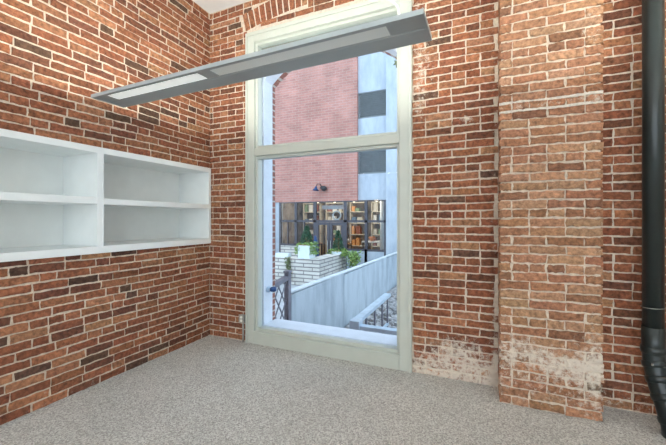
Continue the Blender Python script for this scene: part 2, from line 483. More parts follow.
def blkB(v, h):
    b = []
    if v-h < WZ-.012: b.append((WX0-.006, WX1+.006))
    b.append((PX0+.004, PX1-.004))
    if v > 3.1:
        ro = ARC_R+RING; ri = ARC_R
        zo = v-arc_cz
        half_o = math.sqrt(max(0, ro*ro-zo*zo)) if zo < ro else 0
        half_i = math.sqrt(max(0, ri*ri-zo*zo)) if zo < ri else 0
        half_o = min(half_o, .90+(v-3.27)*.35)
        if half_o > half_i and v > 3.275:
            b += [(ARC_X-half_o, ARC_X-half_i), (ARC_X+half_i, ARC_X+half_o)]
    return b
lay(ms, rng, mpB, 0.004, XR, 0, H, PAL_WALL, wash_back, blkB, ph=.05)
a0 = .885/ARC_R; nvs = 26
for k in range(nvs):                       # the leaning soldier bricks of the arch
    t0 = -a0 + 2*a0*k/nvs + .0018; t1 = -a0 + 2*a0*(k+1)/nvs - .0018
    q = []
    for t, r in ((t0, ARC_R+.008), (t1, ARC_R+.008), (t1, ARC_R+RING-.01), (t0, ARC_R+RING-.01)):
        q.append((ARC_X+r*math.sin(t), arc_cz+r*math.cos(t)))
    brick_quad(ms, rng, mpB, q, pick(rng, PAL_WALL), wash_back, rng.uniform(.004, .010))
wb = ms.build('wall_back'); wb['kind'] = 'structure'

# ---- brick pier standing out from the back wall
def wash_pier(u, v):
    w = .04 + .16*bump1(u, PX1-.05, .07)
    f = smooth(2.92, 3.2, u)
    w += (.30+.22*f)*bump1(v, .36+.03*math.sin(u*11), .10) + .16*bump1(v, .16, .14) + .12*(1-smooth(.3, 1.0, v))
    w += .2*bump1(u, 2.97, .04)*bump1(v, .33, .1)
    w += .30*bump1(v, 2.085, .03) + .16*bump1(u, 3.40, .12)*bump1(v, 2.52, .09)
    return w
rng = random.Random(23)
ms = Masonry(); mpF = lambda u, v, d: (u, -PD-d, v)
none = lambda u, v: False
slab(ms, rng, mpF, [PX0+.012, PX1-.012], [0, H], none, PD, wash_pier, jit=.001)
lay(ms, rng, mpF, PX0, PX1, 0, H, PAL_PIER, wash_pier, dep=(.005, .013), rough=.0045, back=-.10, wave=.003, ph=.088)
z_ = lambda u, v: .10
wside = lambda u, v: .30
mpl = lambda u, v, d: (PX0+.012-d, -u, v); mpr = lambda u, v, d: (PX1-.012+d, u, v)
lay(ms, rng, mpl, .006, PD-.09, 0, H, PAL_PIER, wside, rough=.004, headp=1, bond=False)
lay(ms, rng, mpr, -PD+.09, -.006, 0, H, PAL_PIER, wside, rough=.004, headp=1, bond=False)
for vv in (33*H/58, 34*H/58):                  # two stripes of white pointing
    n = 24; 
    for k in range(n):
        ua, ub = PX0+(PX1-PX0)*k/n, PX0+(PX1-PX0)*(k+1)/n
        wv = lambda uu: .003*math.sin(uu*1.9+2.6) + .003*math.sin(uu*17)
        hh = .0085
        q = [(ua, vv-hh+wv(ua)), (ub, vv-hh+wv(ub)), (ub, vv+hh+wv(ub)), (ua, vv+hh+wv(ua))]
        vs = [ms.vert(mpF(a, b, .0085), (.70, .65, .57), .1) for a, b in q]
        v2 = [ms.vert(mpF(a, b, -.01), (.74, .70, .64), .3) for a, b in q]
        ms.face(tuple(vs), 0)
        for i in range(4): ms.face((vs[i], v2[i], v2[(i+1) % 4], vs[(i+1) % 4]), 0)
wp = ms.build('wall_pier'); wp['kind'] = 'structure'

# ---- rest of the room shell
struct('floor', B(-.02, XR+.1, YR-.1, .02, -.12, 0), M['carpet'])
struct('ceiling', B(-.02, XR+.1, YR-.1, .02, H, H+.12), M['ceil'])
struct('wall_right', B(XR, XR+.12, YR, 0, 0, H), M['plaster'])
rw = [(-.0, 1.0), (2.6, 3.8), (5.4, XR)]
struct('wall_rear', boxes([(0, XR, YR-.2, YR, 0, .6), (0, XR, YR-.2, YR, 3.1, H)] + [(a, b, YR-.2, YR, .6, 3.1) for a, b in rw]), M['plaster'])
for k, (a, b) in enumerate(((1.0, 2.6), (3.8, 5.4))):  # invented windows behind the camera, there to let in fill light
    w = bmesh.new(); y0, y1 = YR-.14, YR-.08
    for l in ((a, b, y0, y1, .6, .67), (a, b, y0, y1, 3.03, 3.1), (a, a+.07, y0, y1, .67, 3.03), (b-.07, b, y0, y1, .67, 3.03), (a+.07, b-.07, y0, y1, 2.0, 2.06)):
        box(w, *l)
    o = struct('window_%d' % (k+2), w, M['white'])
    obj('pane', B(a+.07, b-.07, YR-.115, YR-.110, .67, 2.0), M['glass'], o)
    obj('pane', B(a+.07, b-.07, YR-.115, YR-.110, 2.06, 3.03), M['glass'], o)

# ------------------------------------------------------------ the big window
def W3(x0, x1, z0, z1, y0, y1, bevel=.003): return (x0, x1, y0, y1, z0, z1)
win = bpy.data.objects.new('window_1', None); C.objects.link(win); win['kind'] = 'structure'; win.location = (WX0, 0, 0)
IX0, IX1 = .615, 2.135
fy0, fy1 = -.024, .10
cas = boxes([(WX0, IX0, fy0, fy1, 0, WZ), (IX1, WX1, fy0, fy1, 0, WZ), (IX0, IX1, fy0, fy1, 3.145, WZ), (IX0, IX1, fy0, fy1, 0, .135)], bevel=.005)
obj('window_frame', cas, M['frame'], win)
obj('backband', boxes([(WX0-.001, WX0+.026, fy0-.012, fy0+.002, .0, WZ+.004), (WX1-.024, WX1+.004, fy0-.012, fy0+.002, 0, WZ+.004), (WX0+.024, WX1-.024, fy0-.012, fy0+.002, WZ-.03, WZ+.004)], bevel=.003), M['frame'], win)
obj('transom', boxes([(IX0, IX1, fy0+.004, fy1, 1.955, 2.035)], bevel=.006), M['frame'], win)
def sash(z0, z1, w=.028):
    return boxes([(IX0, IX0+w, .008, .085, z0, z1), (IX1-w, IX1, .008, .085, z0, z1), (IX0+w, IX1-w, .008, .085, z0, z0+w), (IX0+w, IX1-w, .008, .085, z1-w, z1)], bevel=.003)
obj('sash', sash(.135, 1.955), M['frame'], win)
obj('sash', sash(2.035, 3.145), M['frame'], win)
obj('pane', B(IX0+.026, IX1-.026, .048, .053, .16, 1.93), M['glass'], win)
obj('pane', B(IX0+.026, IX1-.026, .048, .053, 2.06, 3.12), M['glass'], win)
obj('bottom_rail_cap', boxes([(IX0-.01, IX1+.01, fy0-.010, fy0+.004, .118, .135)], bevel=.003), M['frame'], win)

# painted reveal (white) with a segmental arched soffit, then the unpainted brick arris
RX0, RX1, SPR, CRN = .655, 2.095, 2.79, 3.075
def arch_pts(x0, x1, spr, crn, n=24):
    hw = (x1-x0)/2; rise = crn-spr; R = (hw*hw+rise*rise)/(2*rise); cz = crn-R; xc = (x0+x1)/2
    a = math.asin(hw/R)
    return [(xc+R*math.sin(-a+2*a*k/n), cz+R*math.cos(-a+2*a*k/n)) for k in range(n+1)]
def arch_wall(bm, x0, x1, z0, spr, crn, y0, y1, X0, X1, Z0, Z1):
    """solid wall slab X0..X1, Z0..Z1 with an arched opening"""
    ap = arch_pts(x0, x1, spr, crn)
    if x0 > X0: box(bm, X0, x0, y0, y1, Z0, Z1)
    if X1 > x1: box(bm, x1, X1, y0, y1, Z0, Z1)
    if z0 > Z0: box(bm, x0, x1, y0, y1, Z0, z0)
    for (ax, az), (bx, bz) in zip(ap, ap[1:]):
        vs = [bm.verts.new(p) for p in ((ax,y0,az),(bx,y0,bz),(bx,y1,bz),(ax,y1,az),(ax,y0,Z1),(bx,y0,Z1),(bx,y1,Z1),(ax,y1,Z1))]
        for q in ((3,2,1,0),(4,5,6,7),(0,1,5,4),(2,3,7,6)): bm.faces.new([vs[i] for i in q])
    return bm
rv = arch_wall(bmesh.new(), RX0, RX1, .165, SPR, CRN, .101, .262, WX0, WX1, 0, WZ)
obj('reveal', rv, M['reveal'], win)
o = obj('head_infill', B(IX0+.002, IX1-.002, .0865, .1005, 3.035, 3.144), M['olive'], win); o['label'] = 'dull olive board across the head of the window'
obj('window_sill', B(RX0-.002, RX1+.002, .088, .335, .13, .172, bevel=.004), M['reveal'], win)
ow = arch_wall(bmesh.new(), RX0-.004, RX1+.004, .13, SPR-.004, CRN+.0, .263, .32, -.6, XR, -.8, 4.4)
struct('wall_outside', ow, M['red_brick'])
# arch ring of red headers on the outside face
ab = bmesh.new()
ap = arch_pts(RX0-.006, RX1+.006, SPR-.003, CRN+.002, 22)
for k, ((ax, az), (bx, bz)) in enumerate(zip(ap, ap[1:])):
    if True:
        d = Vector((bx-ax, 0, bz-az)).normalized(); n = Vector((-d.z, 0, d.x)); g = d*.006
        A, Bp = Vector((ax, 0, az))+g, Vector((bx, 0, bz))-g
        ps = [A, Bp, Bp+n*.19, A+n*.19]
        lo = [ab.verts.new((p.x, .30, p.z)) for p in ps]; hi = [ab.verts.new((p.x, .335, p.z)) for p in ps]
        ab.faces.new(lo[::-1]); ab.faces.new(hi)
        for i in range(4): ab.faces.new((lo[i], lo[(i+1) % 4], hi[(i+1) % 4], hi[i]))
bmesh.ops.recalc_face_normals(ab, faces=ab.faces)
o = struct('trim_1', ab, M['red_brick'])

# ------------------------------------------------------------ built-in shelves
sh = thing('wall_shelving', 'white built-in shelving unit of open cubbies set into the left brick wall', 'shelving', (0, -1.186, 1.035))
X0s, Xf = -.43, .03
Y0s, Y1s, Zb, Zt = -2.35, .0, 1.03, 1.865
obj('back_panel', B(X0s, X0s+.012, Y0s+.02, Y1s-.04, Zb+.02, Zt-.02), M['white'], sh)
obj('side_panel', B(X0s+.012, Xf-.02, -.045, -.018, Zb+.03, Zt-.02), M['white'], sh)
obj('side_panel', B(X0s+.012, Xf-.02, Y0s+.02, Y0s+.045, Zb+.03, Zt-.02), M['white'], sh)
obj('top_panel', B(X0s+.012, Xf-.02, Y0s+.02, -.018, Zt-.045, Zt-.012), M['white'], sh)
obj('bottom_panel', B(X0s+.012, Xf-.02, Y0s+.02, -.018, Zb+.012, Zb+.056), M['white'], sh)
obj('divider', B(X0s+.012, Xf, -1.222, -1.172, Zb+.056, Zt-.045, bevel=.002), M['white'], sh)
obj('shelf', B(X0s+.012, Xf-.001, -1.172, -.045, 1.416, 1.462, bevel=.002), M['white'], sh)
obj('shelf', B(X0s+.012, Xf-.001, Y0s+.045, -1.222, 1.418, 1.470, bevel=.002), M['white'], sh)
obj('face_frame', boxes([(-.02, Xf, Y0s, -.0125, Zt-.048, Zt), (-.02, Xf, Y0s, -.0125, Zb, Zb+.056), (-.02, Xf, -.047, -.0125, Zb+.056, Zt-.048), (-.02, Xf, Y0s, Y0s+.045, Zb+.056, Zt-.048)], bevel=.0025), M['white'], sh)

# ------------------------------------------------------------ pendant uplights
def pendant(x0, x1, yn, yf, z, label, cord_x, rot=0.0):
    t = thing('pendant_light', label, 'pendant light', ((x0+x1)/2, (yn+yf)/2, z), 'linear pendant uplights')
    pn, pf = yn+.032, yf-.112
    th = .004
    # folded sheet housing: lip, near strip, slope, (panel gap), slope, far strip, lip
    def strip(pts, xa=x0, xb=x1):
        bm = bmesh.new(); n = len(pts)
        prof = pts + [(a, b+th) for a, b in reversed(pts)]
        return extrude_profile(bm, prof, xa, xb)
    hb = bmesh.new()
    def addprof(pts):
        extrude_profile(hb, pts, x0, x1)
    addprof([(yn, z), (yn, z+.024), (yn+.004, z+.024), (yn+.004, z+.004), (pn-.012, z+.004), (pn, z+.016), (pn+.004, z+.014), (pn-.008, z)])
    addprof([(yf, z), (yf, z+.024), (yf-.004, z+.024), (yf-.004, z+.004), (pf+.014, z+.012), (pf, z+.020), (pf-.003, z+.016), (pf+.012, z+.008)])
    obj('housing', hb, M['lamp_metal'], t)
    xm = x0 + .115; L = x1-x0; xs1 = x0+L*.425; xs2 = x0+L*.465; xe = x1-.175
    for a, b in ((x0+.001, xm), (xs1, xs2), (xe, x1-.001)):
        obj('blank_plate', B(a, b, pn-.004, pf+.004, z+.010, z+.0145), M['lamp_metal'], t)
    for a, b in ((x0-.004, x0), (x1, x1+.004)):
        obj('end_cap', B(a, b, yn-.001, yf+.001, z, z+.024), M['lamp_metal'], t)
    obj('perforated_panel', B(xm, xs1, pn-.002, pf+.002, z+.013, z+.016), M['perf_bright'], t)
    obj('perforated_panel', B(xs2, xe, pn-.002, pf+.002, z+.013, z+.016), M['perf'], t)
    ym = (yn+yf)/2
    for yy in (ym-.03, ym+.05):
        b = bmesh.new(); tube(b, [(x0+.16, yy, z+.027), (x1-.16, yy, z+.027)], .008, 8); obj('lamp_tube', b, M['tube'], t)
    b = bmesh.new()
    pts = [(cord_x, -1.25+(ym+1.25), z+.016), (cord_x+.002, ym, z+.09), (cord_x-.006, ym, z+.135), (cord_x-.028, ym, z+.165), (cord_x-.058, ym, z+.20), (cord_x-.085, ym, z+.28), (cord_x-.10, ym, z+.45), (cord_x-.105, ym, z+.8), (cord_x-.105, ym, H-.02)]
    tube(b, pts, .0045, 8); obj('power_cord', b, M['cord'], t, True)
    b = bmesh.new(); tube(b, [(cord_x-.105, ym, H-.025), (cord_x-.105, ym, H)], .06, 20); obj('canopy', b, M['cord'], t)
    t.rotation_euler = (0, 0, rot)
    return t
pendant(.155, 2.538, -1.365, -1.125, 2.19, 'long slim pale grey pendant light with perforated underside hanging across the window top', 2.408, -.022)
pendant(.155, 2.538, -3.75, -3.51, 2.19, 'added fill light, a long slim pale grey pendant hanging unseen behind the viewer by the shelves wall', 2.408)  # this and the next two are out of view, added for fill light
pendant(3.5, 5.9, -1.365, -1.125, 2.19, 'added fill light, a long slim pale grey pendant hanging unseen at the right side of the room', 5.6)
pendant(3.5, 5.9, -3.75, -3.51, 2.19, 'added fill light, a long slim pale grey pendant hanging unseen at the far rear right of the room', 5.4)

# ------------------------------------------------------------ drainpipe
dp = thing('drainpipe', 'black cast-iron drainpipe standing against the brick at the right edge', 'pipe', (3.80, -.13, 0))
b = bmesh.new(); tube(b, [(3.770, -.135, .50), (3.770, -.135, H-.001)], .053, 28); obj('pipe', b, M['pipe'], dp, True)
b = bmesh.new(); tube(b, [(3.770, -.135, .62), (3.770, -.135, .50), (3.772, -.14, .40), (3.780, -.17, .30), (3.798, -.215, .19), (3.820, -.25, .06), (3.824, -.255, .0)], .057, 28); obj('elbow', b, M['pipe'], dp, True)
for (p, q, r) in (((3.770, -.135, .50), (3.770, -.135, .45), .063), ((3.770, -.138, .41), (3.774, -.150, .37), .063), ((3.778, -.163, .325), (3.783, -.180, .285), .063), ((3.791, -.199, .235), (3.798, -.213, .195), .064), ((3.812, -.236, .115), (3.818, -.246, .075), .064)):
    b = bmesh.new(); P, Q = Vector(p), Vector(q); d = (Q-P)
    tube(b, [P, P+d*.12, P+d*.5, P+d*.88, Q], [r-.010, r-.001, r, r-.001, r-.010], 28); obj('coupling_band', b, M['pipe'], dp, True)
b = bmesh.new(); tube(b, [(3.744, -.197, .405), (3.739, -.209, .401)], .006, 10); bb = obj('band_bolt', b, M['steel'], dp, True); bb['label'] = 'small bright bolt head'
b = bmesh.new()
tube(b, [(3.770+.0585*math.cos(a), -.135+.0585*math.sin(a), .745+.004*math.cos(a)) for a in [2*PI*k/32 for k in range(33)]], .0018, 6); bb = obj('tie_wire', b, M['steel'], dp, True); bb['label'] = 'thin silver wire tied round the pipe'

# ------------------------------------------------------------ socket box with conduit
sb = thing('outlet_box', 'small grey metal outlet box with conduit beside the window foot', 'outlet box', (.476, -.012, .2))
obj('box', B(.446, .506, -.045, -.012, .212, .290, bevel=.004), M['steel'], sb)
obj('cover_plate', B(.442, .510, -.050, -.045, .207, .295, bevel=.002), M['steel'], sb)
for zz in (.233, .268):
    b = bmesh.new(); tube(b, [(.476, -.050, zz), (.476, -.055, zz)], .014, 14); o = obj('socket', b, M['cord'], sb); o['label'] = 'pale round socket'
b = bmesh.new(); tube(b, [(.484, -.030, 0), (.484, -.030, .213)], .010, 12); obj('conduit', b, M['steel'], sb, True)

# ------------------------------------------------------------ exterior
G = -.80
gb = bmesh.new(); box(gb, -14, 10, .33, 16, G-.1, G); struct('ground', gb, M['ground'])

# ramp wall of board-marked concrete
rwl = thing('concrete_ramp_wall', 'pale concrete retaining wall running away from the window across the courtyard', 'wall', (.31, 4.4, G))
segs = [1.10, 3.066, 6.355, 8.9]
for y0, y1 in zip(segs, segs[1:]):
    obj('wall_panel', B(.30, .40, y0+.008, y1-.008, G, .30-(y1-1.1)*.011-.02, bevel=.006), M['concrete'], rwl)
b = bmesh.new()
vs = []
for y in (1.09, 8.9):
    zt = .30-(y-1.1)*.011
    vs.append([b.verts.new(p) for p in ((.295, y, zt-.02), (.405, y, zt-.02), (.405, y, zt), (.295, y, zt))])
for k in range(4): b.faces.new((vs[0][k], vs[0][(k+1)%4], vs[1][(k+1)%4], vs[1][k]))
b.faces.new(vs[0][::-1]); b.faces.new(vs[1]); bmesh.ops.recalc_face_normals(b, faces=b.faces)
o = obj('coping', b, M['concrete_light'], rwl); o['label'] = 'lighter coping along the top'

# lattice railing, left of the ramp wall
lr = thing('lattice_railing', 'dark metal railing with criss-cross lattice in front of the concrete wall', 'railing', (.38, .8, G))
b = bmesh.new(); box(b, .345, .415, 1.00, 1.075, G, .57, bevel=.006); obj('post', b, M['rail'], lr)
b = bmesh.new(); box(b, .337, .423, .992, 1.083, .57, .60, bevel=.006); obj('post_cap', b, M['rail'], lr)
b = bmesh.new(); bar(b, (.38, .34, .40), (.38, 1.0, .505), .07, .055); obj('top_rail', b, M['rail'], lr)
b = bmesh.new(); bar(b, (.38, .34, -.60), (.38, 1.0, -.60), .04, .04); obj('bottom_rail', b, M['rail'], lr)
b = bmesh.new()
ztop = lambda y: .375+(y-.34)*.16
y0, y1, zb = .34, 1.0, -.58
for sgn in (1, -1):
    c = -3.0
    while c < 3:
        pts = []
        n = 60
        for k in range(n+1):
            y = y0+(y1-y0)*k/n; z = c + sgn*1.55*(y-y0)
            if zb < z < ztop(y): pts.append((y, z))
        if len(pts) > 2: bar(b, (.38+.006*sgn, *pts[0]), (.38+.006*sgn, *pts[-1]), .01, .016)
        c += .245
obj('lattice', b, M['rail'], lr)

# square guard rail in the lower right
hr = thing('guard_rail', 'grey blue square-section guard rail turning a corner beyond the sill at right', 'railing', (1.24, 1.5, G))
b = bmesh.new(); box(b, 1.175, 1.315, 1.30, 1.46, G, -.055, bevel=.01); obj('post', b, M['bluerail'], hr)
b = bmesh.new(); bar(b, (1.235, 1.46, -.09), (1.235, 3.15, -.09), .115, .05); obj('top_rail', b, M['bluerail'], hr)
b = bmesh.new(); bar(b, (1.29, 1.38, -.15), (2.5, 1.38, -.15), .11, .05); obj('top_rail', b, M['bluerail'], hr)
b = bmesh.new(); bar(b, (1.235, 1.44, -.62), (1.235, 3.15, -.62), .04, .04); obj('bottom_rail', b, M['bluerail'], hr)
for yy in (1.85, 2.3, 2.75, 3.12):
    b = bmesh.new(); box(b, 1.222, 1.248, yy-.013, yy+.013, G, -.14); obj('baluster', b, M['rail'], hr)

# rubble bank between wall and rail
rng = random.Random(4)
b = bmesh.new()
nx, ny = 44, 110
gr = [[b.verts.new((.42+(2.9-.42)*i/nx, 1.6+(8.8-1.6)*j/ny, G+.035 + .05*mnoise.noise(Vector((i*.5, j*.5, 0))) + .03*mnoise.noise(Vector((i*1.3, j*1.3, 5))))) for i in range(nx+1)] for j in range(ny+1)]
for j in range(ny):
    for i in range(nx): b.faces.new((gr[j][i], gr[j][i+1], gr[j+1][i+1], gr[j+1][i]))
for k in range(420):
    x = rng.uniform(.52, 2.6); y = rng.uniform(1.6, 8); s = rng.uniform(.03, .09)
    m = Matrix.Translation((x, y, G+.05)) @ Matrix.Rotation(rng.uniform(0, 6), 4, (rng.random(), rng.random(), rng.random()+.1)) @ Matrix.Diagonal((s, s*rng.uniform(.6, 1), s*rng.uniform(.5, .9), 1))
    r = bmesh.ops.create_icosphere(b, subdivisions=1, radius=1, matrix=m)
    for v in r['verts']: v.co += Vector((rng.uniform(-1, 1), rng.uniform(-1, 1), rng.uniform(-1, 1)))*s*.15
tag(obj('gravel_bed', b, M['stone'], None), 'rough grey gravel and loose stones lying at the foot of the concrete wall', 'gravel', kind='stuff')

# far building
FY = 9.1
bd = thing('brick_building', 'rose brick and pale stucco building with a dark glass shopfront across the courtyard', 'building', (-2.5, FY, G))
o = obj('brick_wall', boxes([(-9, -1.462, FY, FY+.3, 2.0, 12), (-9, -5.16, FY, FY+.3, G, 2.0)]), M['pink_brick'], bd)
st = bmesh.new()
for l in ((-1.462, -.338, FY+.12, FY+.3, 2.02, 3.01), (-1.462, -.338, FY+.12, FY+.3, 4.22, 5.13), (-1.462, -.338, FY+.12, FY+.3, 6.12, 12), (-.338, 3.5, FY+.0, FY+.3, G, 12)): box(st, *l)
box(st, -5.16, -4.95, FY+.05, FY+.3, G, 2.0)
obj('stucco_wall', st, M['stucco'], bd)
for z0, z1 in ((3.01, 4.22), (5.13, 6.12)):
    wv = obj('window', boxes([(-1.462, -1.42, FY+.14, FY+.2, z0, z1), (-.38, -.338, FY+.14, FY+.2, z0, z1), (-1.42, -.38, FY+.14, FY+.2, z0, z0+.04), (-1.42, -.38, FY+.14, FY+.2, z1-.04, z1)]), M['louver'], bd)
    b = bmesh.new(); n = int((z1-z0-.08)/.07)
    for k in range(n):
        zz = z0+.045+k*.07
        vs = [b.verts.new(p) for p in ((-1.42, FY+.15, zz), (-.38, FY+.15, zz), (-.38, FY+.2, zz+.068), (-1.42, FY+.2, zz+.068))]
        b.faces.new(vs)
    box(b, -1.42, -.38, FY+.22, FY+.24, z0+.04, z1-.04)
    obj('louver', b, M['louver'], wv)
# shopfront frame
sf = bmesh.new()
sy0, sy1 = FY+.02, FY+.12
def V(xa, xb, z0, z1): box(sf, xa, xb, sy0, sy1, z0, z1)
ST = 2.0; TB = 1.225
V(-4.95, -.34, ST-.035, ST); V(-4.95, -.34, TB-.05, TB+.03)
V(-4.95, -4.86, G, ST-.035); V(-4.20, -4.10, .2, ST-.035); V(-3.33, -3.21, G, ST-.035); V(-2.02, -1.89, G, ST-.035); V(-1.17, -1.06, G, ST-.035); V(-.42, -.34, G, ST-.035)
V(-4.86, -3.33, .19, .27); V(-1.89, -.42, .08, .16)
V(-4.55, -4.52, .27, TB-.05); V(-3.78, -3.75, .27, TB-.05)
obj('shopfront_frame', sf, M['darkmetal'], bd)
obj('base_wall', boxes([(-4.86, -3.33, FY-.0, FY+.2, G, .19)]), M['white_block'], bd)
obj('base_wall', boxes([(-1.89, -.42, FY+.02, FY+.2, G, .08)]), M['stucco'], bd)
for a, c in ((-4.86, -4.2), (-4.1, -3.33), (-3.21, -2.02), (-1.89, -1.17), (-1.06, -.42)):
    obj('pane', B(a, c, FY+.065, FY+.071, TB+.03, ST-.035), M['store_glass'], bd)
for a, c, zb in ((-4.86, -4.2, .27), (-4.1, -3.33, .27), (-1.89, -1.17, .16), (-1.06, -.42, .16)):
    obj('pane', B(a, c, FY+.065, FY+.071, zb, TB-.05), M['store_glass'], bd)
for a, c, hx in ((-3.21, -2.62, -2.68), (-2.61, -2.02, -2.55)):
    d = obj('door', boxes([(a, a+.11, sy0, sy1, G+.01, TB-.055), (c-.11, c, sy0, sy1, G+.01, TB-.055), (a+.11, c-.11, sy0, sy1, TB-.16, TB-.055), (a+.11, c-.11, sy0, sy1, G+.01, G+.28)]), M['darkmetal'], bd)
    obj('door_pane', B(a+.11, c-.11, FY+.065, FY+.071, G+.28, TB-.16), M['store_glass'], d)
    b = bmesh.new(); tube(b, [(hx, FY-.03, 0), (hx, FY-.03, .45)], .014, 8); obj('door_handle', b, M['steel'], d)
# interior shell of the shop
obj('shop_interior', boxes([(-6, 1, 13.5, 13.6, G, 2.8), (-6.1, -6, FY+.3, 13.6, G, 2.8), (1, 1.1, FY+.3, 13.6, G, 2.8), (-6, 1, FY+.3, 13.5, 2.8, 2.9)]), M['darkwall'], bd)
obj('shop_floor', boxes([(-6, 1, FY+.3, 13.5, G+.0, G+.02)]), M['wood'], bd)
# wall lamps on the rose brick
wlamp = thing('wall_lamp', 'small dark gooseneck wall lamp on the rose brick above the shopfront', 'wall lamp', (-2.95, FY, 2.5))
b = bmesh.new(); tube(b, [(-2.93, FY-.0, 2.55), (-2.93, FY-.03, 2.55)], .07, 14); obj('wall_plate', b, M['black'], wlamp)
b = bmesh.new(); tube(b, [(-2.93, FY-.03, 2.55), (-2.96, FY-.12, 2.68), (-3.05, FY-.2, 2.68), (-3.08, FY-.24, 2.56)], .018, 8); obj('arm', b, M['black'], wlamp, True)
b = bmesh.new(); tube(b, [(-3.08, FY-.24, 2.58), (-3.085, FY-.25, 2.50), (-3.09, FY-.26, 2.42)], [.03, .06, .13], 16); obj('lamp_shade', b, M['navy'], wlamp, True)
b = bmesh.new(); tube(b, [(-2.90, FY-.03, 2.52), (-2.80, FY-.12, 2.50), (-2.70, FY-.18, 2.49)], [.075, .11, .07], 14); obj('lamp_head', b, M['black'], wlamp, True)

# shop contents
col = thing('round_column', 'round white column standing inside the shop behind the right-hand panes', 'column', (-.72, 10.3, G+.02))
b = bmesh.new(); tube(b, [(-.72, 10.3, G+.02), (-.72, 10.3, 2.799)], .17, 24); obj('shaft', b, M['store_white'], col, True)
b = bmesh.new(); tube(b, [(-.72, 10.3, G+.02), (-.72, 10.3, G+.12), (-.72, 10.3, G+.16)], [.25, .25, .18], 24); obj('base', b, M['store_white'], col)
def table(x, y, w, d, h, mat, label):
    t = thing('display_table', label, 'table', (x, y, G+.02), 'tables inside the shop')
    obj('tabletop', B(x-w/2, x+w/2, y-d/2, y+d/2, G+.02+h-.05, G+.02+h), mat, t)
    for sx in (-1, 1):
        for sy in (-1, 1):
            px, py = x+sx*(w/2-.05), y+sy*(d/2-.05)
            obj('leg', B(px-.025, px+.025, py-.025, py+.025, G+.02, G+.02+h-.05), M['darkmetal'], t)
table(-4.6, 11.2, 1.1, .7, .95, M['wood'], 'oak table seen through the leftmost shopfront panes')
table(-2.9, 11.0, .9, .6, 1.0, M['wood'], 'oak table seen through the glass of the double doors')
table(-1.5, 11.4, .9, .6, 1.1, M['store_white'], 'white table inside the shop left of the round column')
rng = random.Random(8)
pots = [(-4.85, 11.1, .95, M['orange'], 'terracotta bowl on the left oak table in the shop'), (-4.35, 11.2, .95, M['orange'], 'second terracotta bowl on the left oak table, nearer the doors'), (-3.1, 10.95, 1.0, M['orange'], 'terracotta bowl on the oak table behind the doors'),
        (-2.65, 11.0, 1.0, M['store_white'], 'white bowl on the oak table behind the doors'), (-1.55, 11.35, 1.1, M['orange'], 'terracotta bowl on the white table in the shop')]
for x, y, h, m, lab in pots:
    b = bmesh.new(); z = G+.02+h
    tube(b, [(x, y, z), (x, y, z+.05), (x, y, z+.14), (x, y, z+.20)], [.06, .10, .15, .13], 14); tag(obj('bowl', b, m), lab, 'bowl', 'bowls inside the shop')
sg = thing('hanging_sign', 'white horizontal board hung behind the glass above the double doors', 'sign', (-2.62, 9.6, 1.7))
obj('board', B(-3.17, -2.06, 9.58, 9.62, 1.70, 1.86), M['store_white'], sg)
for hx in (-3.0, -2.25): obj('hanger', B(hx, hx+.02, 9.595, 9.605, 1.86, 2.799), M['store_white'], sg)
wr = bmesh.new(); tube(wr, [(-2.55+.17*math.cos(a), 9.7, 1.45+.17*math.sin(a)) for a in [2*PI*k/24 for k in range(25)]], .035, 8, cap=False)
wo = obj('wreath', wr, M['store_white']); tag(wo, 'round white wreath hanging in the shop above the double doors', 'wreath')
for x, lab in ((-4.5, 'left'), (-3.6, 'second from left'), (-2.6, 'middle'), (-1.5, 'second from right'), (-.3, 'rightmost')):  # made-up row of glowing lamps, put in to brighten the shop
    t = thing('added_shop_lamp', 'added small warm hanging lamp brightening the shop, the %s of the row' % lab, 'hanging lamp', (x, 11.9, 2.2), 'added warm lamps inside the shop')
    b = bmesh.new(); tube(b, [(x, 11.9, 2.3), (x, 11.9, 2.799)], .01, 6); obj('cord', b, M['black'], t)
    b = bmesh.new(); bmesh.ops.create_icosphere(b, subdivisions=2, radius=.11, matrix=Matrix.Translation((x, 11.9, 2.2))); obj('globe', b, M['bulb'], t, True)
def point(loc, e, col, r=.3):
    l = bpy.data.lights.new('shop_fill', 'POINT'); l.energy = e; l.color = col; l.shadow_soft_size = r
    o = bpy.data.objects.new('shop_fill', l); C.objects.link(o); o.location = loc
point((-4.2, 10.6, 2.3), 130, (1, .9, .76)); point((-1.6, 10.6, 2.3), 130, (1, .9, .76))  # extra point lights added to lift the shop interior, no globe hangs here
